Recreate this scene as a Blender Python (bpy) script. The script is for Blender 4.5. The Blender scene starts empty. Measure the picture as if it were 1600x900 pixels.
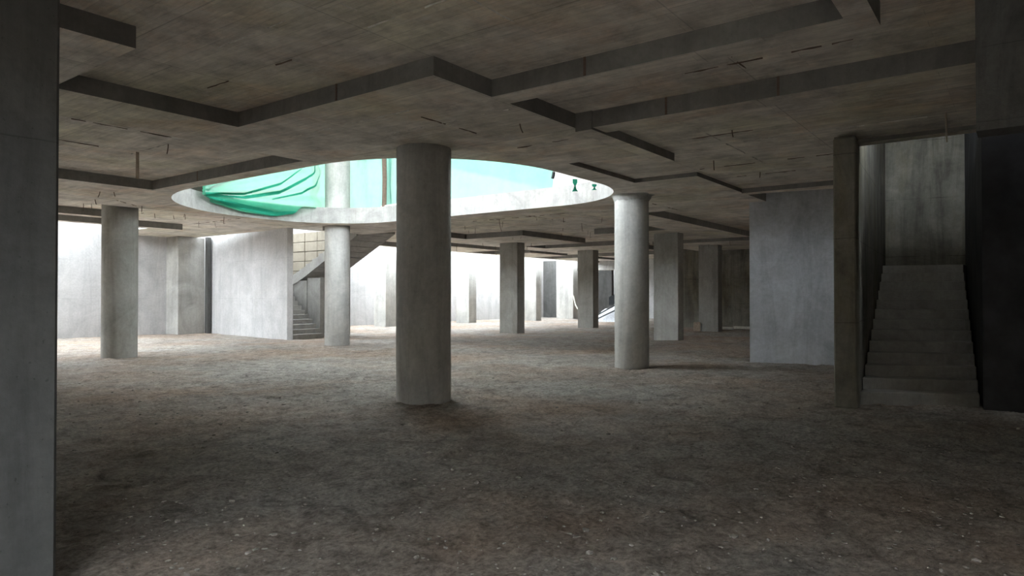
import bpy, bmesh, math, random
from mathutils import Vector, Matrix, noise
random.seed(7)
C = bpy.context.scene.collection
SC = bpy.context.scene

# ------------------------------------------------------------------ camera
# world axes follow the building grid: X and Y run along the two slab directions, metres, floor at z = 0
cam_d = bpy.data.cameras.new('camera')
cam = bpy.data.objects.new('camera', cam_d); C.objects.link(cam)
cam_d.sensor_width = 36.0
cam_d.lens = 36.0 * 1067.0 / 1600.0
cam_d.clip_start = 0.05
cam_d.clip_end = 300
fwd = Vector((0.8, 0.6, 0.0)); PITCH = math.radians(0.65)
look = (fwd * math.cos(PITCH) + Vector((0, 0, 1)) * math.sin(PITCH)).normalized()
cam.location = (0, 0, 1.6)
cam.rotation_euler = look.to_track_quat('-Z', 'Y').to_euler()
SC.camera = cam

# ------------------------------------------------------------------ light: an even overcast sky
w = bpy.data.worlds.new('overcast_sky'); SC.world = w; w.use_nodes = True
bg = w.node_tree.nodes['Background']
bg.inputs['Color'].default_value = (0.87, 0.945, 1.0, 1)
bg.inputs['Strength'].default_value = 1.0
SC.view_settings.view_transform = 'Standard'
SC.view_settings.look = 'None'
SC.view_settings.gamma = 1.0
SC.view_settings.exposure = 4.42
SC.cycles.max_bounces = 14
SC.cycles.diffuse_bounces = 10
SC.cycles.transparent_max_bounces = 12

# ------------------------------------------------------------------ materials
class NT:
    def __init__(s, name):
        s.m = bpy.data.materials.new(name); s.m.use_nodes = True
        s.t = s.m.node_tree; s.b = s.t.nodes['Principled BSDF']; s.o = s.t.nodes['Material Output']
        s.b.inputs['Specular IOR Level'].default_value = 0.25
    def n(s, typ, **kw):
        nd = s.t.nodes.new(typ)
        for k, v in kw.items():
            if k.startswith('i_'): nd.inputs[k[2:].replace('_', ' ')].default_value = v
            else: setattr(nd, k, v)
        return nd
    def l(s, a, b): s.t.links.new(a, b)
    def pos(s, scale=(1, 1, 1), rot=(0, 0, 0)):
        g = s.n('ShaderNodeNewGeometry'); mp = s.n('ShaderNodeMapping')
        mp.inputs['Scale'].default_value = scale; mp.inputs['Rotation'].default_value = rot
        s.l(g.outputs['Position'], mp.inputs['Vector']); return mp.outputs['Vector']
    def noise(s, vec, scale, detail=6, rough=0.6, dist=0.0):
        nd = s.n('ShaderNodeTexNoise'); nd.inputs['Scale'].default_value = scale
        nd.inputs['Detail'].default_value = detail; nd.inputs['Roughness'].default_value = rough
        nd.inputs['Distortion'].default_value = dist
        s.l(vec, nd.inputs['Vector']); return nd.outputs['Fac']
    def ramp(s, fac, stops):
        nd = s.n('ShaderNodeValToRGB'); e = nd.color_ramp.elements
        while len(e) < len(stops): e.new(0.5)
        for el, (p, c) in zip(e, stops):
            el.position = p; el.color = (c, c, c, 1) if isinstance(c, (int, float)) else (*c, 1)
        s.l(fac, nd.inputs['Fac']); return nd.outputs['Color']
    def mix(s, a, b, fac=1.0, mode='MULTIPLY'):
        nd = s.n('ShaderNodeMix', data_type='RGBA', blend_type=mode)
        if isinstance(fac, (int, float)): nd.inputs[0].default_value = fac
        else: s.l(fac, nd.inputs[0])
        for src, i in ((a, 6), (b, 7)):
            if isinstance(src, tuple): nd.inputs[i].default_value = (*src, 1)
            else: s.l(src, nd.inputs[i])
        return nd.outputs[2]
    def bump(s, h, strength=0.3, dist=0.02, prev=None):
        nd = s.n('ShaderNodeBump'); nd.inputs['Strength'].default_value = strength
        nd.inputs['Distance'].default_value = dist; s.l(h, nd.inputs['Height'])
        if prev is not None: s.l(prev, nd.inputs['Normal'])
        return nd.outputs['Normal']
    def done(s, col, nor=None, rough=0.9):
        if isinstance(col, tuple): s.b.inputs['Base Color'].default_value = (*col, 1)
        else: s.l(col, s.b.inputs['Base Color'])
        s.b.inputs['Roughness'].default_value = rough
        if nor is not None: s.l(nor, s.b.inputs['Normal'])
        return s.m

def concrete(name, base, dark=0.62, streak=0.75, lift=None, joint_color=0.6, joint_width=0.01, tint=(0.86, 0.8, 0.7), tint_amt=0.35):
    """Cast concrete: cloudy mottling, vertical water streaks, pits, and pour lines every LIFT metres."""
    k = NT(name)
    p = k.pos()
    big = k.ramp(k.noise(p, 0.9, 9, 0.7, 0.9), [(0.3, dark), (0.6, 1.0), (0.8, 1.14)])
    fine = k.ramp(k.noise(p, 14, 6, 0.7), [(0.25, 0.86), (0.7, 1.08)])
    st = k.ramp(k.noise(k.pos((2.6, 2.6, 0.28)), 1.0, 8, 0.7, 0.8), [(0.3, streak), (0.52, 1.0), (0.75, 1.06)])
    pits = k.ramp(k.noise(p, 38, 2, 0.5), [(0.24, 0.55), (0.3, 1.0)])
    stain = k.ramp(k.noise(k.pos((1.3, 1.3, 0.5)), 0.8, 5, 0.7), [(0.5, 0.0), (0.72, 1.0)])
    c = k.mix(base, big); c = k.mix(c, fine); c = k.mix(c, st); c = k.mix(c, pits, 0.7)
    c = k.mix(c, k.mix(c, tint), k.mix(stain, (tint_amt,) * 3), 'MIX') if tint_amt else c
    h = k.noise(p, 9, 8, 0.7)
    nor = k.bump(h, 0.35, 0.015)
    if lift:
        g = k.n('ShaderNodeNewGeometry'); sx = k.n('ShaderNodeSeparateXYZ'); k.l(g.outputs['Position'], sx.inputs[0])
        wob = k.n('ShaderNodeMath', operation='MULTIPLY_ADD'); k.l(k.noise(p, 2.5, 4), wob.inputs[0]); wob.inputs[1].default_value = 0.03; k.l(sx.outputs['Z'], wob.inputs[2])
        dv = k.n('ShaderNodeMath', operation='DIVIDE'); k.l(wob.outputs[0], dv.inputs[0]); dv.inputs[1].default_value = lift
        fr = k.n('ShaderNodeMath', operation='FRACT'); k.l(dv.outputs[0], fr.inputs[0])
        j = k.ramp(fr.outputs[0], [(0.0, joint_color), (joint_width / lift, 1.0)])
        c = k.mix(c, j, k.ramp(k.noise(p, 1.7, 3), [(0.38, 0.0), (0.55, 1.0)]))
    return k.done(c, nor)

def soffit(name, base):
    """Board-marked slab underside: narrow boards along Y inside plywood sheets, rust and lime stains."""
    k = NT(name)
    p = k.pos(); pr = k.pos((1, 1, 1), (0, 0, math.radians(90)))
    def brick(vec, bw, rh, mortar, c1, c2, cm, off=0.5):
        b = k.n('ShaderNodeTexBrick'); b.offset = off
        for nm, v in (('Scale', 1.0), ('Mortar Size', mortar), ('Brick Width', bw), ('Row Height', rh), ('Bias', 0.0), ('Mortar Smooth', 0.3)):
            b.inputs[nm].default_value = v
        for nm, v in (('Color1', c1), ('Color2', c2), ('Mortar', cm)): b.inputs[nm].default_value = (v, v, v, 1)
        k.l(vec, b.inputs['Vector']); return b
    b1 = brick(pr, 1.83, 0.155, 0.004, 0.88, 1.1, 0.72, 0.37)
    b2 = brick(p, 1.22, 2.44, 0.008, 0.86, 1.08, 0.6, 0.5)
    blot = k.ramp(k.noise(p, 1.7, 10, 0.72, 0.25), [(0.32, 0.6), (0.5, 0.97), (0.68, 1.25)])
    grain = k.ramp(k.noise(k.pos((9, 1.2, 1)), 2.2, 6, 0.7), [(0.3, 0.8), (0.7, 1.1)])
    rust = k.ramp(k.noise(p, 0.7, 7, 0.72, 0.3), [(0.5, 0.0), (0.72, 1.0)])
    green = k.ramp(k.noise(k.pos((1, 1, 1), (0.3, 0.2, 0.9)), 0.4, 5, 0.6), [(0.48, 0.0), (0.68, 1.0)])
    c = k.mix(base, blot); c = k.mix(c, b1.outputs['Color'], 0.75); c = k.mix(c, b2.outputs['Color'], 0.8); c = k.mix(c, grain)
    c = k.mix(c, k.mix(c, (1.0, 0.78, 0.62)), k.mix(rust, (0.65,) * 3), 'MIX')
    c = k.mix(c, k.mix(c, (0.92, 0.95, 0.74)), k.mix(green, (0.6,) * 3), 'MIX')
    lime = k.ramp(k.noise(k.pos((1.6, 0.8, 1), (0, 0, 0.35)), 2.4, 10, 0.76, 0.3), [(0.54, 0.0), (0.66, 1.0)])
    c = k.mix(c, (0.74, 0.72, 0.68), k.mix(lime, (0.42,) * 3), 'MIX')
    n1 = k.bump(b1.outputs['Fac'], -0.25, 0.008)
    n2 = k.bump(b2.outputs['Fac'], -0.4, 0.012, n1)
    n3 = k.bump(k.noise(p, 7, 8, 0.7), 0.35, 0.015, n2)
    return k.done(c, n3)

def dirt(name):
    k = NT(name); p = k.pos()
    a = k.ramp(k.noise(p, 0.35, 8, 0.65, 0.5), [(0.3, (0.35, 0.322, 0.29)), (0.5, (0.45, 0.41, 0.365)), (0.7, (0.53, 0.495, 0.45))])
    b = k.ramp(k.noise(p, 3.2, 9, 0.76, 0.5), [(0.32, 0.42), (0.54, 1.0), (0.74, 1.28)])
    d = k.ramp(k.noise(p, 22, 6, 0.8), [(0.34, 0.42), (0.6, 1.18)])
    red = k.ramp(k.noise(k.pos((0.5, 0.5, 1)), 0.55, 4, 0.6), [(0.42, 0.0), (0.66, 1.0)])
    c = k.mix(a, b); c = k.mix(c, d); c = k.mix(c, k.mix(c, (1.0, 0.83, 0.72)), red, 'MIX')
    spk = k.ramp(k.noise(p, 75, 2, 0.5), [(0.68, 0.0), (0.75, 1.0)])
    c = k.mix(c, (0.5, 0.47, 0.42), k.mix(spk, (0.45,) * 3), 'MIX')
    n = k.bump(k.noise(p, 5.5, 12, 0.8, 0.6), 1.0, 0.07)
    n = k.bump(k.noise(p, 26, 8, 0.8), 1.0, 0.02, n)
    return k.done(c, n, 0.97)

def plain(name, col, rough=0.7, metal=0.0, var=0.2, scale=12):
    k = NT(name)
    c = k.mix(col, k.ramp(k.noise(k.pos(), scale, 5), [(0.3, 1 - var), (0.7, 1 + var)]))
    k.b.inputs['Metallic'].default_value = metal
    return k.done(c, None, rough)

M_col = concrete('column_concrete', (0.52, 0.515, 0.49), 0.72, 0.74)
M_col_shaded = concrete('shaded_column_concrete', (0.35, 0.34, 0.315), 0.7, 0.72)  # darker copy of the column concrete, backlit shade put into the colour
M_wall = concrete('wall_concrete', (0.50, 0.495, 0.495), 0.78, 0.85, lift=1.5, tint_amt=0.2)
M_panel = concrete('panel_wall_concrete', (0.56, 0.575, 0.61), 0.66, 0.8, lift=1.22, joint_color=0.7, tint_amt=0.15)
M_pier = concrete('pier_concrete', (0.11, 0.11, 0.107), 0.7, 0.7, lift=2.45)  # base colour darkened to keep the big pier in shade despite the fill
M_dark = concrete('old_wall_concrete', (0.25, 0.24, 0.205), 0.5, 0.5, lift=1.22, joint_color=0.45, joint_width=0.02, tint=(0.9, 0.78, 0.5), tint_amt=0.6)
M_header = concrete('shade_dark_header_concrete', (0.15, 0.15, 0.145), 0.6, 0.6, lift=0.6)  # base colour darkened to hold the header's shade against the fill light
M_stair = concrete('stair_concrete', (0.36, 0.35, 0.33), 0.65, 0.8)
M_block = concrete('block_concrete', (0.17, 0.148, 0.115), 0.7, 0.85, tint_amt=0.3)
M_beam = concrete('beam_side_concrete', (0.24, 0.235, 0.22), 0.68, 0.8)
M_rim = concrete('opening_rim_concrete', (0.44, 0.43, 0.41), 0.6, 0.75)
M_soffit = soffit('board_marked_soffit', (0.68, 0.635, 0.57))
M_dirt = dirt('packed_dirt')
M_stone = plain('loose_dirt', (0.27, 0.245, 0.215), 0.95, 0, 0.35, 3)
M_rust = plain('rusty_wire', (0.14, 0.10, 0.075), 0.8)
M_lime = plain('lime_fin', (0.62, 0.60, 0.55), 0.9, 0, 0.3)
M_tape = plain('hanging_strip', (0.40, 0.34, 0.27), 0.85)
M_wood = plain('pale_board', (0.62, 0.60, 0.55), 0.8)
M_grey = plain('grey_sheet', (0.60, 0.63, 0.68), 0.6)
M_black = plain('dark_pole', (0.05, 0.055, 0.06), 0.6)
M_shade_black = plain('painted_shade_black', (0.05, 0.05, 0.055), 0.85, 0, 0.4, 2)  # near-black colour paints in the shade of the unlit stair walls
M_brown = plain('brown_shuttering', (0.05, 0.042, 0.036), 0.9)
M_brick = plain('dusty_brick', (0.42, 0.34, 0.27), 0.9)

def net_mat(name, col, through, glow):
    k = NT(name)
    g = k.n('ShaderNodeTexCoord')
    c = k.mix(col, k.ramp(k.noise(g.outputs['Object'], 3, 5, 0.6), [(0.3, 0.85), (0.7, 1.12)]))
    df = k.n('ShaderNodeBsdfDiffuse'); tl = k.n('ShaderNodeBsdfTranslucent'); tr = k.n('ShaderNodeBsdfTransparent')
    k.l(c, df.inputs['Color']); tl.inputs['Color'].default_value = (*glow, 1); tr.inputs['Color'].default_value = (0.93, 1.0, 0.97, 1)
    m1 = k.n('ShaderNodeMixShader'); m1.inputs[0].default_value = 0.6; k.l(df.outputs[0], m1.inputs[1]); k.l(tl.outputs[0], m1.inputs[2])
    m2 = k.n('ShaderNodeMixShader'); m2.inputs[0].default_value = through; k.l(m1.outputs[0], m2.inputs[1]); k.l(tr.outputs[0], m2.inputs[2])
    k.l(m2.outputs[0], k.o.inputs['Surface']); return k.m
M_net = net_mat('green_netting', (0.07, 0.52, 0.31), 0.015, (0.12, 0.20, 0.15))
M_net_dense = net_mat('green_netting_doubled', (0.05, 0.5, 0.32), 0.0, (0.02, 0.12, 0.07))
M_net_pale = net_mat('pale_green_netting', (0.24, 0.72, 0.56), 0.012, (0.135, 0.165, 0.15))

# ------------------------------------------------------------------ helpers
def link(name, bm, mat, parent=None, smooth=False):
    me = bpy.data.meshes.new(name)
    bmesh.ops.recalc_face_normals(bm, faces=bm.faces)
    bm.to_mesh(me); bm.free()
    for m in (mat if isinstance(mat, (list, tuple)) else [mat]): me.materials.append(m)
    if smooth:
        for p in me.polygons: p.use_smooth = True
    o = bpy.data.objects.new(name, me); C.objects.link(o)
    if parent is not None: o.parent = parent
    return o
def tag(o, label, cat, group=None, kind='thing'):
    o['label'] = label; o['category'] = cat; o['kind'] = kind
    if group: o['group'] = group
    return o
def struct(o, label=None):
    o['kind'] = 'structure'
    if label: o['label'] = label
    return o
def empty(name, loc=(0, 0, 0)):
    o = bpy.data.objects.new(name, None); C.objects.link(o); o.location = loc; o.empty_display_size = 0.2; return o
def prism(bm, pts, z0, z1, side_mat=0, cap_mat=0):
    """Extrude a polygon; pts are (x, y), z0/z1 numbers or per-point lists."""
    n = len(pts)
    Z0 = z0 if isinstance(z0, (list, tuple)) else [z0] * n
    Z1 = z1 if isinstance(z1, (list, tuple)) else [z1] * n
    a = [bm.verts.new((x, y, z)) for (x, y), z in zip(pts, Z0)]
    b = [bm.verts.new((x, y, z)) for (x, y), z in zip(pts, Z1)]
    fs = [bm.faces.new(a[::-1]), bm.faces.new(b)]
    for f in fs: f.material_index = cap_mat
    for i in range(n):
        f = bm.faces.new((a[i], a[(i + 1) % n], b[(i + 1) % n], b[i])); f.material_index = side_mat
    return bm
def rect(u0, u1, v0, v1): return [(u0, v0), (u1, v0), (u1, v1), (u0, v1)]
def block(name, pts, z0, z1, mat, parent=None, bevel=0.0, cuts=0, rag=0.0, mats=None):
    bm = bmesh.new(); prism(bm, pts, z0, z1, 0, 1 if mats else 0)
    if bevel:
        bmesh.ops.bevel(bm, geom=list(bm.edges), offset=bevel, segments=1, affect='EDGES', profile=0.5, clamp_overlap=True)
    return link(name, bm, mats or mat, parent)
def fill_holes(bm, outer, holes, z0, z1, side_mats=(0, 0), cap=1):
    """A slab with holes: triangulated caps and vertical sides."""
    loops = [outer] + holes
    layers = []
    for z in (z0, z1):
        edges, allv = [], []
        for lp in loops:
            vs = [bm.verts.new((x, y, z)) for x, y in lp]
            edges += [bm.edges.new((vs[i], vs[(i + 1) % len(vs)])) for i in range(len(vs))]
            allv.append(vs)
        r = bmesh.ops.triangle_fill(bm, edges=edges, use_beauty=True)
        for g in r['geom']:
            if isinstance(g, bmesh.types.BMFace): g.material_index = cap
        layers.append(allv)
    for k, (la, lb) in enumerate(zip(*layers)):
        for i in range(len(la)):
            j = (i + 1) % len(la)
            f = bm.faces.new((la[i], la[j], lb[j], lb[i])); f.material_index = side_mats[min(k, 1)]
def tube(bm, pts, r, seg=6):
    rings = []
    for i, p in enumerate(pts):
        p = Vector(p); t = (Vector(pts[min(i + 1, len(pts) - 1)]) - Vector(pts[max(i - 1, 0)])).normalized()
        a = t.orthogonal().normalized(); b = t.cross(a)
        rr = r[i] if isinstance(r, (list, tuple)) else r
        rings.append([bm.verts.new(p + a * rr * math.cos(2 * math.pi * k / seg) + b * rr * math.sin(2 * math.pi * k / seg)) for k in range(seg)])
    for A, B in zip(rings, rings[1:]):
        for k in range(seg): bm.faces.new((A[k], A[(k + 1) % seg], B[(k + 1) % seg], B[k]))
    bm.faces.new(rings[0][::-1]); bm.faces.new(rings[-1])

ZP, ZR, ZC, Z0, ZT = 3.87, 3.95, 4.03, 4.07, 4.36     # dropped soffits, main soffit, slab top

# ------------------------------------------------------------------ rounded opening between four columns
OU0, OU1, OV0, OV1 = 7.45, 14.5, 6.85, 17.95
def rounded(grow=0.0, n=14):
    u0, u1, v0, v1 = OU0 - grow, OU1 + grow, OV0 - grow, OV1 + grow
    pts = []
    for (cu, cv, r, a0) in ((u0, v0, 2.9, 180), (u1, v0, 2.45, 270), (u1, v1, 2.35, 0), (u0, v1, 4.0, 90)):
        r += grow
        x = cu + r if cu == u0 else cu - r; y = cv + r if cv == v0 else cv - r
        for k in range(n + 1):
            a = math.radians(a0 + 90 * k / n); pts.append((x + r * math.cos(a), y + r * math.sin(a)))
    return pts
HOLE = rounded()

# ------------------------------------------------------------------ floor: rough packed dirt, finely modelled near the camera
def axis(bands):
    out = []
    for a, b, step in bands:
        n = max(1, round((b - a) / step)); out += [a + (b - a) * k / n for k in range(n)]
    return out + [bands[-1][1]]
us = axis([(-8, 0.8, 0.5), (0.8, 9.5, 0.042), (9.5, 14, 0.09), (14, 45, 0.5)])
vs = axis([(-8, -3.5, 0.5), (-3.5, 7.5, 0.042), (7.5, 13, 0.09), (13, 29.2, 0.5)])
def ground(x, y):
    n = noise.fractal(Vector((x * 0.7, y * 0.7, 3.1)), 0.9, 2.1, 3) * 0.018
    n += noise.fractal(Vector((x * 4.5, y * 4.5, 9.7)), 0.7, 2.2, 3) * 0.020
    r = 1 - abs(noise.noise(Vector((x * 5.2 + 2, y * 5.2, 5.5))))
    return n + 0.016 * (r ** 3 - 0.4) + 0.007 * noise.noise(Vector((x * 13, y * 13, 1.3)))
bm = bmesh.new()
gv = [[bm.verts.new((x, y, ground(x, y) - 0.012)) for y in vs] for x in us]
for i in range(len(us) - 1):
    for j in range(len(vs) - 1):
        bm.faces.new((gv[i][j], gv[i + 1][j], gv[i + 1][j + 1], gv[i][j + 1]))
floor = struct(link('floor', bm, M_dirt, None, True), 'rough packed grey-brown dirt floor of the unfinished basement')

bm = bmesh.new()                                                     # loose clods and grit on the dirt, uncountable
ico = bmesh.new(); bmesh.ops.create_icosphere(ico, subdivisions=1, radius=1.0)
iv = [v.co.copy() for v in ico.verts]; ifc = [[v.index for v in f.verts] for f in ico.faces]; ico.free()
for _ in range(5000):
    d = 2.6 + 12.5 * random.random() ** 1.5; t = random.uniform(-0.74, 0.8)
    x, y = 0.8 * d + 0.6 * t * d, 0.6 * d - 0.8 * t * d
    if y < -7.5 or (x > 10.4 and y < 2.8) or (x < 1.8 and 4 < y < 5.3) or math.hypot(x - 7.62, y - 7.42) < .5 or math.hypot(x - 14.02, y - 7.12) < .5: continue
    r = min(0.022, 0.004 + 0.0042 * random.expovariate(1.0))
    sx, sy, sz = r * random.uniform(0.7, 1.7), r * random.uniform(0.7, 1.7), r * random.uniform(0.3, 0.8)
    R = Matrix.Rotation(random.uniform(0, 6.28), 3, 'Z'); z = ground(x, y) - 0.012
    q = [bm.verts.new(R @ Vector((c.x * sx * random.uniform(.75, 1.2), c.y * sy * random.uniform(.75, 1.2), c.z * sz)) + Vector((x, y, z + sz * 0.4))) for c in iv]
    for f in ifc: bm.faces.new([q[i] for i in f])
tag(link('pebbles', bm, M_stone), 'loose dirt clods and grit scattered over the basement floor', 'dirt clods', None, 'stuff')

# ------------------------------------------------------------------ ceiling slab with its dropped panels, ribs and edge beams
OUTER = [(-8, -8), (11.55, -8), (11.55, 2.12), (17.4, 2.6), (17.4, -8), (44.5, -8), (44.5, 23.55), (18.55, 23.55), (18.55, 19.7), (16.75, 19.7), (16.75, 21.6), (15.15, 21.6), (15.15, 29.1), (12.0, 29.1), (12.0, 23.55), (-8, 23.55)]
bm = bmesh.new(); fill_holes(bm, OUTER, [HOLE, rect(-6.4, -2.0, -3.8, 2.8)], Z0, ZT, (0, 2), 1)  # second hole, unseen behind the camera, is added to admit fill light
ceiling = struct(link('ceiling', bm, [M_beam, M_soffit, M_rim]), 'board-marked concrete slab ceiling of the basement')
def drop(name, pts, z, top=Z0 + 0.02):
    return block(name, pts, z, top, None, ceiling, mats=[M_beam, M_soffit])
# the dropped frame round the opening
bm = bmesh.new()
fill_holes(bm, [(7.07, 6.25), (15.1, 6.25), (15.1, 18.35), (7.07, 18.35)], [HOLE], ZP, Z0, (0, 2), 1)
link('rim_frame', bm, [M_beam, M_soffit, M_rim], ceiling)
# dropped panel of the near column: an L of plain rectangles round the frame, flush with it
drop('drop_panel', [(5.12, 4.85), (9.95, 4.85), (9.95, 6.25), (7.07, 6.25), (7.07, 9.7), (5.12, 9.7)], ZP)
drop('drop_panel', [(12.45, 4.95), (17.1, 4.95), (17.1, 9.8), (15.1, 9.8), (15.1, 6.25), (12.45, 6.25)], ZP)
drop('drop_panel', [(15.1, 15.3), (16.9, 15.3), (16.9, 19.6), (15.1, 19.6)], ZP)
drop('drop_panel', rect(-2.0, 2.92, 6.5, 8.45), ZP - 0.004)
drop('band_beam', rect(-8, 5.12, 8.45, 9.7), ZP)
drop('band_beam', rect(-8, 7.07, 14.93, 18.35), ZP)
drop('rib_beam', rect(3.0, 8.7, 21.1, 21.5), ZP)
drop('edge_beam', rect(-8, 12.0, 23.2, 23.55), ZP)
drop('edge_beam', rect(18.55, 44.5, 23.2, 23.55), ZP)
drop('rib_beam', rect(6.08, 6.42, 1.17, 4.85), ZP)
drop('rib_beam', rect(-4, 6.42, 0.95, 1.17), ZP)
drop('rib_beam', rect(7.93, 8.3, -5, 4.85), ZP - 0.02)
drop('rib_beam', rect(7.9, 10.6, 4.6, 4.85), ZP - 0.05)
drop('step_slab', [(8.3, -8), (11.55, -8), (11.55, 2.12), (15.0, 2.42), (15.0, 4.95), (12.45, 4.95), (12.45, 6.25), (9.95, 6.25), (9.95, 4.6), (8.3, 4.6)], ZR)
drop('rib_beam', rect(15.0, 15.3, 2.45, 4.95), ZP - 0.02)
drop('lintel_beam', rect(11.3, 11.55, -1.0, 2.2), ZP + 0.02)
for (u0, u1, v0, v1) in ((20.8, 25.4, 15.1, 19.6), (27.2, 31.8, 14.6, 19.7), (22.0, 26.4, 8.4, 12.7), (28.0, 33.4, 8.4, 13.2), (23.2, 27.0, 21.0, 23.2), (29.3, 33.0, 20.8, 23.2), (35.0, 39.0, 20.8, 23.2), (34.5, 38.5, 14.6, 19.7)):
    drop('drop_panel', rect(u0, u1, v0, v1), ZP)
drop('band_beam', rect(18.6, 20.8, 17.9, 19.6), ZP)
drop('band_beam', rect(25.4, 27.2, 18.4, 19.6), ZP)
drop('band_beam', rect(17.1, 22.0, 8.4, 9.8), ZP)
# ragged mortar fins along the sheet joints
def fin(p, q, z, wdt, mat):
    bm = bmesh.new(); p, q = Vector((*p, z)), Vector((*q, z)); L = (q - p).length; d = (q - p) / L; s = Vector((-d.y, d.x, 0))
    n = max(3, int(L / 0.09)); rows = []
    for i in range(n + 1):
        c = p + d * L * i / n + s * random.uniform(-.006, .006); ww = wdt * random.uniform(0.3, 1.2); hh = random.uniform(0.004, 0.016)
        rows.append((bm.verts.new(c - s * ww + Vector((0, 0, .004))), bm.verts.new(c - Vector((0, 0, hh))), bm.verts.new(c + s * ww + Vector((0, 0, .004)))))
    for i, (a, b) in enumerate(zip(rows, rows[1:])):
        if noise.noise(Vector((p.x + i * .31, p.y * 3, z))) < -0.05: continue
        bm.faces.new((a[0], a[1], b[1], b[0])); bm.faces.new((a[1], a[2], b[2], b[1]))
    return link('mortar_fin', bm, mat, ceiling)
for p, q, z in (((3.9, 10.6), (5.3, 10.6), Z0), ((5.5, 11.15), (5.5, 12.4), Z0), ((2.6, 12.2), (4.9, 12.2), Z0), ((3.66, 5.2), (3.66, 6.4), Z0), ((2.4, 4.6), (3.9, 4.6), Z0), ((4.2, 3.0), (4.2, 4.9), Z0), ((4.3, 6.1), (4.3, 8.2), Z0),
                ((2.44, 2.4), (4.9, 2.4), Z0), ((1.8, 3.66), (5.0, 3.66), Z0), ((5.9, 6.0), (5.9, 8.4), ZP), ((6.6, 5.0), (6.6, 7.0), ZP), ((8.4, 5.0), (8.4, 6.2), ZP), ((5.3, 6.1), (7.4, 6.1), ZP), ((9.76, 2.6), (9.76, 4.5), ZR),
                ((9.3, 3.66), (12.3, 3.66), ZR), ((10.4, 1.0), (10.4, 3.4), ZR), ((12.2, 2.5), (12.2, 4.8), ZR), ((13.4, 2.5), (13.4, 4.6), ZR), ((6.7, 2.4), (7.8, 2.4), Z0), ((7.2, 1.3), (7.2, 3.0), Z0), ((15.2, 7.3), (17.0, 7.3), ZP), ((16, 5.2), (16, 9.6), ZP),
                ((8.2, 19.5), (10.6, 19.5), Z0), ((9.8, 18.5), (9.8, 22.6), Z0), ((7.3, 17.2), (8.3, 18.1), ZP), ((12.2, 18.6), (12.2, 22.8), Z0), ((17.3, 11), (17.3, 14.6), Z0), ((18.5, 10), (18.5, 16), Z0), ((19.7, 10), (19.7, 16), Z0), ((17.1, 12.2), (20.6, 12.2), Z0)):
    fin(p, q, z, 0.011, M_lime if random.random() < 0.55 else M_rust)
# shutter joints on the beam faces
for u, v, z0 in ((7.07, 13.1, ZP), (6.08, 3.62, ZP), (7.93, 3.55, ZP - .02), (7.93, 2.2, ZP - .02), (5.12, 6.4, ZP)):
    block('shutter_joint', rect(u - 0.006, u + 0.01, v - .014, v + .014), z0 + .004, Z0, M_rust, ceiling)
# tie wires and rods left hanging from the slab
def wire(u, v, z, L, r=0.006, mat=None):
    bm = bmesh.new(); n = 4; k = random.uniform(-.25, .25); e = random.uniform(-.25, .25)
    pts = [(u + k * L * (i / n) ** 2, v + e * L * (i / n) ** 2, z + 0.02 - (L + .02) * i / n) for i in range(n + 1)]
    if L > 0.15 and random.random() < 0.5: pts.append((pts[-1][0] + 0.04, pts[-1][1] - 0.03, pts[-1][2] + 0.02))
    tube(bm, pts, r, 5); return link('tie_wire', bm, mat or M_rust, ceiling)
def soff(u, v):
    if 7.07 <= u <= 15.1 and 6.25 <= v <= 18.35: return ZP
    if 8.3 <= u <= 15 and v < 4.6: return ZR
    if 5.12 <= u <= 9.95 and 4.85 <= v <= 9.7: return ZP
    if u < 7.07 and 14.93 <= v <= 18.35: return ZP
    for (a, b, c, d) in ((20.8, 25.4, 15.1, 19.6), (27.2, 31.8, 14.6, 19.7), (22.0, 26.4, 8.4, 12.7), (28.0, 33.4, 8.4, 13.2)):
        if a <= u <= b and c <= v <= d: return ZP
    return Z0
for u, v, L in ((5.52, 11.14, .16), (6.96, 17.5, .12), (7.72, 20.13, .21), (7.85, 19.96, .14), (8.19, 17.85, .19), (6.5, 16.1, .13), (6.7, 15.9, .1), (9.96, 20.9, .14), (11.45, 19.64, .27), (17.38, 13.55, .39), (22.74, 18.64, .25), (24.48, 19.31, .44), (23.42, 20.71, .44),
                (25.67, 18.36, .33), (20.01, 12.04, .28), (11.57, 4.3, .17), (7.25, 5.31, .12), (23.97, 19.9, .29), (10.52, 20.89, .12), (13.2, 4.0, .1), (9.6, 3.3, .1)):
    wire(u, v, soff(u, v), L, 0.008)
for _ in range(70):
    u, v = random.uniform(8, 30), random.uniform(9, 22)
    if OU0 - .3 < u < OU1 + .3 and OV0 - .3 < v < OV1 + .3: continue
    if 15 < u < 18.7 and v > 19: continue
    wire(u, v, soff(u, v), random.uniform(.06, .22), 0.007)
bm = bmesh.new(); prism(bm, rect(5.48, 5.53, 12.17, 12.18), Z0 - 0.46, Z0 + 0.01); link('hanging_strip', bm, M_tape, ceiling)
bm = bmesh.new(); tube(bm, [(10.33, .79, ZR + .01), (10.34, .78, ZR - .38)], 0.012, 6); link('hanging_rod', bm, M_tape, ceiling)

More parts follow.
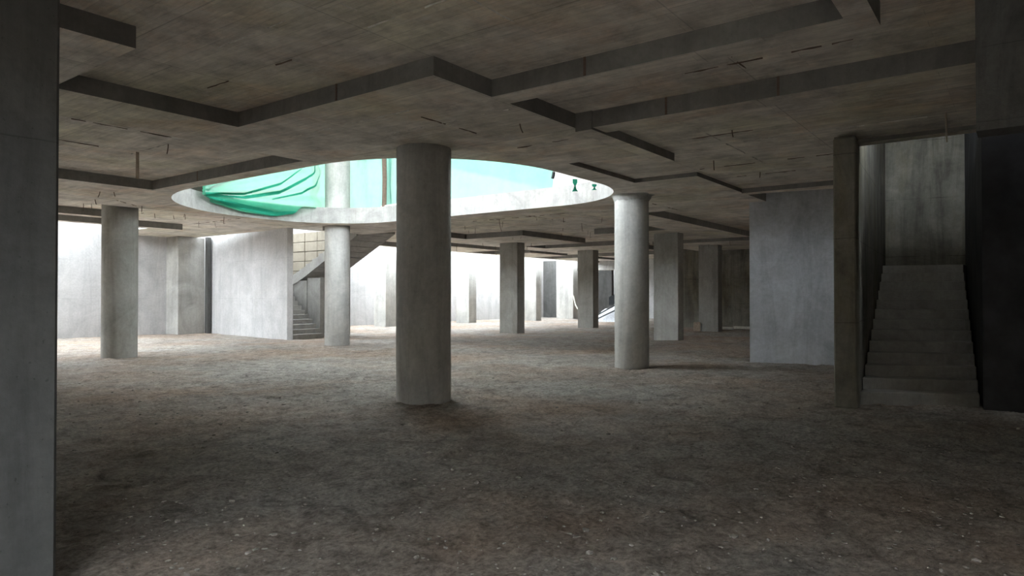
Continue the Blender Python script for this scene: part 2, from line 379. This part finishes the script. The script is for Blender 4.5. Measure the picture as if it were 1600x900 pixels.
# ------------------------------------------------------------------ walls of the basement
def wall(name, pts, z1, mat, label, z0=-0.06): return struct(block(name, pts, z0, z1, mat), label)
wall_left = wall('wall_left', rect(-8, 46, 29.0, 29.5), 5.0, M_wall, 'tall grey retaining wall bright under the open light well')
wall('wall_back', rect(44.5, 45, -8, 29.0), 6.2, M_wall, 'far end wall of the basement')
wall('wall_front', rect(-8.5, -8, -8, 29.0), 6.2, M_dark, 'wall behind the viewer')
wall('wall_right', rect(-8, 44.5, -8.5, -8), 6.2, M_dark, 'long unlit side wall')
wall('wall_upper', rect(3.0, 10.08, 18.25, 18.5), 6.6, M_brown, 'brown wall on the upper slab at the left tip of the opening', ZT - 0.02)
wall('stairwell_light_blocker', rect(12.5, 17.6, -0.5, 2.9), 7.6, M_dark, 'added slab cutting the sky light over the dark stair', 7.2)  # added out of view to limit sky light in the stairwell
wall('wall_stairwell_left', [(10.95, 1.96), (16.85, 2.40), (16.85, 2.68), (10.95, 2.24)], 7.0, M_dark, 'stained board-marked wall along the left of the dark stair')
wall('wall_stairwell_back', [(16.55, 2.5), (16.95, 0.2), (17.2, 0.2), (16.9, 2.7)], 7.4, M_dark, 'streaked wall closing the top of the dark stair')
wall('wall_stairwell_right', [(11.75, 0.47), (17.0, 0.98), (17.0, 0.5), (12.0, -0.1)], 7.0, M_shade_black, 'unlit wall along the right of the dark stair')
wall('wall_beyond_stair', [(11.7, 0.47), (11.7, -8), (11.95, -8), (11.95, 0.47)], 4.3, M_shade_black, 'black unlit wall right of the dark stair')
wall('wall_header', rect(6.6, 6.9, -8, 0.30), 4.2, M_header, 'deep concrete header above the dark right-hand bay', 2.92)
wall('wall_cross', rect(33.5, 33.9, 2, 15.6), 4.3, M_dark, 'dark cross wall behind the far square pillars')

panel_wall = tag(block('panel_wall', [(16.72, 5.33), (17.12, 3.0), (17.4, 3.0), (17.0, 5.33)], -0.06, Z0 + .05, M_panel), 'smooth blue-grey concrete panel wall catching daylight left of the stair pier', 'wall')
white_wall = tag(block('core_wall', [(14.93, 21.4), (15.75, 28.2), (16.0, 28.2), (15.07, 21.25)], -0.06, Z0 + .05, M_wall), 'pale sunlit concrete wall in front of the far dog-leg stair', 'wall')

# added out of view: slab with two light holes, and a canopy, cutting sky light
bm = bmesh.new(); fill_holes(bm, rect(1.0, 23.0, -2, 26.4), [rect(9.6, 12.4, 10.2, 14.6), rect(15.2, 18.4, 20.2, 24.2)], 8.3, 8.6, (0, 0), 0)
struct(link('sky_blocker_slab', bm, M_beam), 'added slab blocking sky light over the opening, outside the view')
struct(block('sky_blocker_canopy', rect(23.0, 46, 19.5, 27.6), 9.3, 9.5, M_beam), 'added blocker cutting sky light to the far light well, outside the view')

# ------------------------------------------------------------------ columns
def round_column(label, u, v, r, z0, z1, group=None, collar=False, name='round_column', mat=None):
    o = empty(name, (u, v, z0)); tag(o, label, 'column', group)
    bm = bmesh.new(); n = 40; H = z1 - z0
    zs = [-0.05] + [H * k / 12 for k in range(13)]
    rings = []
    for z in zs:
        ring = []
        for k in range(n):
            a = 2 * math.pi * k / n
            rr = r + 0.006 * noise.noise(Vector((math.cos(a) * 2 + u, math.sin(a) * 2 + v, z * 1.5)))
            ring.append(bm.verts.new((rr * math.cos(a), rr * math.sin(a), z)))
        rings.append(ring)
    for A, B in zip(rings, rings[1:]):
        for k in range(n): bm.faces.new((A[k], A[(k + 1) % n], B[(k + 1) % n], B[k]))
    bm.faces.new(rings[0][::-1]); bm.faces.new(rings[-1])
    sh = link('shaft', bm, mat or M_col, o)
    for p in sh.data.polygons: p.use_smooth = len(p.vertices) == 4
    if collar:
        bm = bmesh.new(); rings = []
        for (dr, z) in ((0.004, H - 0.13), (0.03, H - 0.075), (0.045, H - 0.02), (0.1, H + 0.003)):
            rings.append([bm.verts.new(((r + dr * (0.5 + noise.noise(Vector((k * .35, z * 3, u))) + .5)) * math.cos(2 * math.pi * k / n), (r + dr * (0.5 + noise.noise(Vector((k * .35, z * 3, u))) + .5)) * math.sin(2 * math.pi * k / n), z - (0.05 * noise.noise(Vector((k * .5, u, v))) if z < H - .1 else 0))) for k in range(n)])
        for A, B in zip(rings, rings[1:]):
            for k in range(n): bm.faces.new((A[k], A[(k + 1) % n], B[(k + 1) % n], B[k]))
        link('mortar_collar', bm, M_rim, o, True)['label'] = 'ragged mortar collar under the soffit'
    return o
round_column('thick dark grey round column standing alone nearest in the middle of the floor', 7.62, 7.42, 0.42, 0, ZP)
round_column('round column with a ragged mortar collar below the right tip of the ceiling opening', 14.02, 7.12, 0.385, 0, ZP, collar=True)
round_column('round column under a plain soffit in front of the left light well', 8.1, 18.85, 0.42, 0, Z0, mat=M_col_shaded)
round_column('pale round column beside the foot of the far dog-leg stair', 14.42, 17.95, 0.40, 0, ZP)
round_column('short white round column standing on the slab above the opening rim', 14.42, 17.95, 0.40, ZT, 8.3)

def square_pillar(label, u0, u1, v0, v1, mat, z1, name='square_pillar', cap=None):
    o = empty(name, ((u0 + u1) / 2, (v0 + v1) / 2, 0)); tag(o, label, 'pillar')
    cu, cv = (u0 + u1) / 2, (v0 + v1) / 2
    block('shaft', rect(u0 - cu, u1 - cu, v0 - cv, v1 - cv), -0.06, z1, mat, o, bevel=0.018)
    return o
square_pillar('square pillar just right of the nearest round column, first in the far row', 23.3, 23.85, 17.2, 18.15, M_col_shaded, ZP)
square_pillar('square pillar in front of the tarpaulin heap, left of the collared round column', 29.5, 30.05, 17.1, 18.0, M_col_shaded, ZP)
square_pillar('broad square pillar directly right of the collared round column', 23.1, 23.6, 9.9, 10.85, M_col_shaded, ZP)
square_pillar('dim square pillar with a brick at its foot before the dark cross wall', 29.7, 30.2, 10.85, 11.75, M_col_shaded, ZP)
square_pillar('grooved pillar against the bright wall, seen between far stair and nearest round column', 24.5, 25.3, 26.6, 27.5, M_col, 4.9)
square_pillar('pillar against the bright wall between the nearest round column and the first square pillar', 30.7, 31.4, 26.2, 27.2, M_col, 4.9)
square_pillar('slim pillar against the bright wall seen just right of the first square pillar', 36.2, 36.8, 25.2, 26.3, M_col, 4.9)
square_pillar('pillar at the edge of the brown recess at the far end', 40.4, 41.1, 25.0, 26.4, M_col, 4.9)
square_pillar('grey pier beside the light well, left of the pale stair core wall', 14.3, 15.45, 28.0, 28.99, M_stair, Z0, 'wall_pier')
square_pillar('tall stained pier at the left foot of the dark stair', 10.76, 11.0, 1.92, 2.22, M_dark, ZP + .02, 'stair_pier')
square_pillar('huge dark pier close by, filling the left edge of the view', 0.3, 1.5, 4.22, 5.0, M_pier, Z0 + .03, 'concrete_pier')
# conduit rebate strip between wall pier and core wall
tag(block('wall_strip', rect(15.5, 15.66, 27.85, 28.05), -0.06, Z0 + .02, M_pier), 'narrow vertical concrete strip between the wall pier and the pale core wall', 'strip')

# ------------------------------------------------------------------ dark stair on the right (its nosings run skew to its walls)
st = empty('dark_stair', (11.6, 1.2, 0)); tag(st, 'dark concrete stair rising between stained walls on the right', 'stairs')
A0, A1 = Vector((11.28, 1.97)), Vector((15.55, 2.29)); B0, B1 = Vector((11.96, 0.52)), Vector((15.95, 0.95))
N, RISE = 13, 0.17
def P(i, s): return (A0.lerp(A1, i / (N - 1))) if s == 0 else (B0.lerp(B1, i / (N - 1)))
for i in range(N):
    a, b = P(i, 0), P(i, 1); j = i + 1
    if i < N - 1: c, d = P(j, 1), P(j, 0)
    else: c, d = Vector((16.9, 0.9)), Vector((16.55, 2.35))
    back = 0.06
    c2, d2 = c + (c - b).normalized() * back, d + (d - a).normalized() * back
    o2 = Vector((11.6, 1.2))
    pts = [tuple(p - o2) for p in (a, b, c2, d2)]
    zl = max(-0.05, RISE * (i + 1) - 0.42)
    block('step', pts, zl, RISE * (i + 1), M_stair, st, bevel=0.008)

# ------------------------------------------------------------------ far dog-leg stair
fs = empty('dog_leg_stair', (15.6, 22.5, 0)); tag(fs, 'pale concrete dog-leg stair behind the pale core wall on the far side', 'stairs')
def L2(pts): return [(x - 15.6, y - 22.5) for x, y in pts]
TR, RS = 0.235, 0.175
for i in range(12):
    v0 = 21.35 + TR * i; off = 0.12 * (v0 - 21.35)
    block('step', L2([(15.05 + off, v0), (16.5 + off * 0.3, v0), (16.5 + off * 0.3, v0 + TR + .05), (15.05 + off, v0 + TR + .05)]), max(-.05, RS * (i + 1) - .4), RS * (i + 1), M_stair, fs, bevel=0.008)
block('landing', L2(rect(15.9, 18.45, 24.15, 25.8)), 1.9, 2.1, M_stair, fs)
def sloped(name, u0, u1, pairs, mat):
    """A sloped slab: pairs = (v, z low, z high)."""
    bm = bmesh.new(); rows = []
    for v, zl, zh in pairs:
        rows.append([bm.verts.new((u - 15.6, v - 22.5, z)) for u, z in ((u0, zl), (u1, zl), (u1, zh), (u0, zh))])
    for A, B in zip(rows, rows[1:]):
        for k in range(4): bm.faces.new((A[k], A[(k + 1) % 4], B[(k + 1) % 4], B[k]))
    bm.faces.new(rows[0][::-1]); bm.faces.new(rows[-1]); return link(name, bm, mat, fs)
sloped('upper_flight', 16.8, 18.4, [(24.2, 1.85, 2.1), (23.0, 2.3, 2.55), (21.6, 2.97, 3.22), (19.45, 3.98, 4.23)], M_stair)
sloped('stringer', 16.74, 16.82, [(24.2, 1.83, 2.2), (23.0, 2.28, 2.68), (21.6, 2.95, 3.32), (19.75, 3.82, 4.2)], M_stair)
for i in range(11):
    v1 = 24.1 - 0.40 * i; z = 2.12 + 0.178 * (i + 1) + 0.012 * i
    if v1 - .4 < 19.6: break
    block('step', L2(rect(16.84, 18.38, v1 - .42, v1)), z - .34, z, M_stair, fs)
for (v0, v1) in ((21.95, 22.75), (22.77, 23.6), (23.62, 25.8)):
    block('under_stair_panel', L2(rect(16.78 + random.uniform(0, .03), 17.0, v0, v1)), -0.06, 2.2 if v0 > 22.5 else 2.3 + (22.75 - v1) * 0.48 + .0, M_stair, fs)
# block wall behind the upper flight, block by block
wall_block = wall('wall_block', rect(18.52, 18.75, 22.5, 28.9), 4.36, M_pier, 'wall of large tan concrete blocks behind the upper stair flight')
for r in range(6):
    z = 1.84 + 0.42 * r; v = 22.52 - (0.43 if r % 2 else 0)
    while v < 27.5:
        if v < 22.5: v += 0.43; continue
        bm = bmesh.new(); prism(bm, rect(18.40 - random.uniform(0, .025), 18.53, v + .01, v + .85), z + .01, z + .41)
        bmesh.ops.bevel(bm, geom=list(bm.edges), offset=0.012, segments=1, affect='EDGES')
        link('concrete_block', bm, M_block, wall_block); v += 0.86

# ------------------------------------------------------------------ far end: header, recess and clutter
block('header_beam', rect(40.9, 41.4, 8, 26), 3.35, Z0 + .01, None, ceiling, mats=[M_rim, M_soffit])
wall('wall_recess', rect(42.6, 42.9, 23.2, 29.0), 4.2, M_pier, 'brown side of the far recess')

# tarpaulin heap with two poles and a dark board leaning on it
hp = empty('tarpaulin_heap', (38.1, 20.4, 0)); tag(hp, 'heap under pale grey sheets with dark poles lying on it at the far end', 'heap')
bm = bmesh.new(); nu, nv = 14, 18; gr = []
for i in range(nu + 1):
    row = []
    for j in range(nv + 1):
        a, b = i / nu * 2 - 1, j / nv * 2 - 1
        h = 1.25 * max(0.0, 1 - abs(a) ** 3) * max(0, 1 - abs(b) ** 4) * (0.75 - 0.35 * b) + 0.16 * noise.noise(Vector((a * 2.3, b * 3.1, 2)))
        row.append(bm.verts.new((a * 0.9, b * 1.5, max(-0.02, h if abs(a) < 1 and abs(b) < 1 else -0.02))))
    gr.append(row)
for i in range(nu):
    for j in range(nv): bm.faces.new((gr[i][j], gr[i + 1][j], gr[i + 1][j + 1], gr[i][j + 1]))
link('sheet', bm, M_grey, hp)
for k, (v0, z0, v1, z1) in enumerate(((0.75, 0.42, -0.9, 1.32), (0.9, 0.12, -0.9, 0.95))):
    bm = bmesh.new(); tube(bm, [(-1.02, v0, z0), (-0.95, (v0 + v1) / 2, (z0 + z1) / 2), (-0.8, v1, z1)], 0.045, 8); link('pole', bm, M_black, hp)
bm = bmesh.new(); prism(bm, [(-0.35, 0.35), (-0.3, 0.35), (0.05, -0.35), (0.0, -0.35)], [1.0, 1.0, 1.2, 1.2], [1.5, 1.5, 1.95, 1.95]); link('board', bm, M_black, hp)['label'] = 'dark board standing on the heap'
pp = empty('bent_pipe', (40.0, 24.3, 0)); tag(pp, 'pale bent pipe leaning in the brown recess at the far end', 'pipe')
bm = bmesh.new(); tube(bm, [(0.2, 0.55, 1.6), (0.0, 0.25, 0.95), (-0.1, 0.05, 0.72), (-0.2, -0.4, 0.62), (-0.2, -0.9, 0.0)], 0.05, 8); link('tube', bm, M_wood, pp)

# boards and a brick by the dark cross wall
def loose(name, u, v, L, W, H, rz, mat, label, cat, z=0.0, group=None):
    bm = bmesh.new(); prism(bm, rect(-L / 2, L / 2, -W / 2, W / 2), 0, H)
    bmesh.ops.bevel(bm, geom=list(bm.edges), offset=min(H, W) * .12, segments=1, affect='EDGES')
    o = link(name, bm, mat); o.location = (u, v, z); o.rotation_euler[2] = rz; return tag(o, label, cat, group)
loose('pale_board', 32.0, 11.45, 0.25, 0.95, 0.12, 0.1, M_wood, 'pale board on the floor next to the dim square pillar before the dark cross wall', 'board')
loose('pale_board', 32.9, 10.75, 0.25, 1.0, 0.12, -0.1, M_wood, 'pale board on the floor half hidden by the panel wall', 'board')
loose('brick', 29.5, 11.75, 0.18, 0.30, 0.42, 0.4, M_brick, 'brown block standing at the foot of the dim square pillar', 'block')

# ------------------------------------------------------------------ green safety netting round the opening
def lerp_path(path, s):
    n = len(path) - 1; x = min(max(s, 0), 0.99999) * n; i = int(x); t = x - i
    return Vector(path[i]).lerp(Vector(path[i + 1]), t)
def sheet(name, pos, ns, nt, mat, parent):
    bm = bmesh.new(); g = [[bm.verts.new(pos(i / ns, j / nt)) for j in range(nt + 1)] for i in range(ns + 1)]
    for i in range(ns):
        for j in range(nt): bm.faces.new((g[i][j], g[i + 1][j], g[i + 1][j + 1], g[i][j + 1]))
    return link(name, bm, mat, parent, True)
IN = rounded(-0.07, 14)
def nearest(pts, p): return min(range(len(pts)), key=lambda i: (pts[i][0] - p[0]) ** 2 + (pts[i][1] - p[1]) ** 2)
a, b = nearest(IN, (9.5, 17.15)), nearest(IN, (13.1, 17.75))
arc = IN[min(a, b):max(a, b) + 1]
if Vector(arc[0]).x > Vector(arc[-1]).x: arc = arc[::-1]
arc = [(9.32, 17.13)] + [p for p in arc if p[0] > 9.6] + [(13.55, 17.95), (14.0, 18.45), (14.8, 18.75)]
def resample(path, n):
    L = [0]
    for p, q in zip(path, path[1:]): L.append(L[-1] + (Vector(q) - Vector(p)).length)
    out = []
    for k in range(n + 1):
        d = L[-1] * k / n; i = max(j for j in range(len(L)) if L[j] <= d + 1e-9); i = min(i, len(path) - 2)
        out.append(tuple(Vector(path[i]).lerp(Vector(path[i + 1]), (d - L[i]) / max(1e-9, L[i + 1] - L[i]))))
    return out
arc = resample(arc, 60)
def piece(xs, s):
    for (a, x), (b, y) in zip(xs, xs[1:]):
        if s <= b:
            t = (s - a) / (b - a); t = t * t * (3 - 2 * t); return x + (y - x) * t
    return xs[-1][1]
sag = [(0, 4.24), (0.12, 4.10), (0.3, 3.98), (0.46, 3.955), (0.56, 4.06), (0.625, 4.33), (1.0, 4.3)]
def swag(s, t, push=0.0):
    zb = piece(sag, s); z = zb + (6.3 - zb) * t ** 1.3
    p = lerp_path(arc, s); q = lerp_path(arc, min(1, s + .02)); r = lerp_path(arc, max(0, s - .02)); d = (q - r).normalized()
    nrm = Vector((d.y, -d.x))
    if nrm.dot(Vector((11, 13)) - p) < 0: nrm = -nrm
    phi = math.atan2(z - 4.15, s * 4.6 + 0.25)
    f = 0.05 * math.sin(phi * 26) + 0.03 * math.sin(phi * 51 + s * 3) + 0.025 * noise.noise(Vector((s * 7, z * 2.5, 1)))
    f *= min(1, s * 6 + .15)
    belly = 0.10 * math.sin(math.pi * min(1, s / 0.9)) * math.exp(-((z - zb) / 0.35) ** 2)
    p = p + nrm * (0.06 + f + belly + push)
    return (p.x, p.y, z)
net = empty('safety_net', (11.8, 17.8, 3.95)); tag(net, 'green safety net sagging over the left end of the opening rim', 'net')
def net_local(o, par):
    for v in o.data.vertices: v.co -= par.location
    return o
net_local(sheet('swag', swag, 90, 46, M_net, net), net)
def ribbon(pts_st, wd):
    def pos(a, b):
        s = piece([(i / (len(pts_st) - 1), p[0]) for i, p in enumerate(pts_st)], a); z = piece([(i / (len(pts_st) - 1), p[1]) for i, p in enumerate(pts_st)], a)
        z += (b - .5) * wd * (0.5 + math.sin(math.pi * a))
        zb = piece(sag, s); t = (max(0.0, z - zb) / (6.3 - zb)) ** (1 / 1.3)
        return swag(s, t, 0.035)
    return net_local(sheet('fold', pos, 40, 3, M_net_dense, net), net)
ribbon([(0.02, 4.30), (0.3, 4.50), (0.5, 4.95), (0.62, 5.5)], 0.05)
ribbon([(0.02, 4.28), (0.3, 4.40), (0.5, 4.7), (0.64, 5.2), (0.74, 5.8)], 0.07)
ribbon([(0.45, 4.45), (0.62, 4.75), (0.72, 5.2), (0.8, 5.8)], 0.05)
ribbon([(0.02, 4.26), (0.2, 4.16), (0.42, 4.05), (0.46, 4.02), (0.58, 4.14)], 0.10)
def hanging(label, p0, p1, z0, z1, waves, amp, mat, hem=None):
    o = empty('safety_net', ((p0[0] + p1[0]) / 2, (p0[1] + p1[1]) / 2, z0)); tag(o, label, 'net')
    P0, P1 = Vector(p0), Vector(p1); d = (P1 - P0).normalized(); nr = Vector((d.y, -d.x))
    def pos(s, t):
        q = P0.lerp(P1, s) + nr * (amp * math.sin(waves * s * 6.28 + 2 * t) * (0.4 + 0.6 * t) + 0.5 * amp * noise.noise(Vector((s * 9, t * 4, 5))))
        return (q.x, q.y, z0 + 0.05 * math.sin(s * 9) * (1 - t) + (z1 - z0) * t)
    net_local(sheet('sheet', pos, 70, 24, mat, o), o)
    def hemp(s, t):
        x, y, z = pos(s, 0); return (x - .02, y, z - 0.02 + 0.07 * t * (0.5 + noise.noise(Vector((s * 6, 3, 1)))))
    net_local(sheet('hem', hemp, 60, 2, M_net_dense, o), o); return o
hanging('narrow green net strip between the upper white column and the grey pole', (15.0, 18.1), (14.95, 15.95), ZT + .0, 6.4, 2.2, 0.07, M_net_pale)
hanging('long pale green net standing along the right side of the opening', (15.2, 16.3), (15.12, 10.0), ZT + .0, 6.4, 3.5, 0.08, M_net_pale)
pole = empty('scaffold_pole', (14.62, 15.95, ZT - .12)); tag(pole, 'grey-brown pole standing on the rim between two green nets', 'pole')
bm = bmesh.new(); tube(bm, [(0, 0, 0), (0.02, 0.0, 1.0), (0.0, 0.02, 2.2)], 0.07, 8); link('shaft', bm, M_rust, pole)
bm = bmesh.new(); tube(bm, [(-.0, -.75, 0.16), (-.0, 0.12, 0.14)], 0.04, 6); link('foot_bar', bm, M_wood, pole)
for (u, v, label, L) in ((11.35, 6.98, 'green net scrap knotted in the middle, dangling near the right tip of the opening', 0.24), (12.1, 6.98, 'tiny green net scrap nearest the right tip of the opening', 0.12)):
    bm = bmesh.new(); rows = []
    for (z, wd) in ((0, .05), (-.3, .045), (-.55, .012), (-.8, .03), (-1, .055)):
        rows.append([bm.verts.new((x * wd, 0.02 * math.sin(z * 9 + x * 2), z * L)) for x in (-1, -.3, .4, 1)])
    for A, B in zip(rows, rows[1:]):
        for k in range(3): bm.faces.new((A[k], A[k + 1], B[k + 1], B[k]))
    o = link('net_scrap', bm, M_net_dense, None, True); o.location = (u, v, ZP); o.rotation_euler[2] = math.radians(-50); tag(o, label, 'net')
wire(10.55, 6.95, ZP, 0.1, 0.03, M_black)
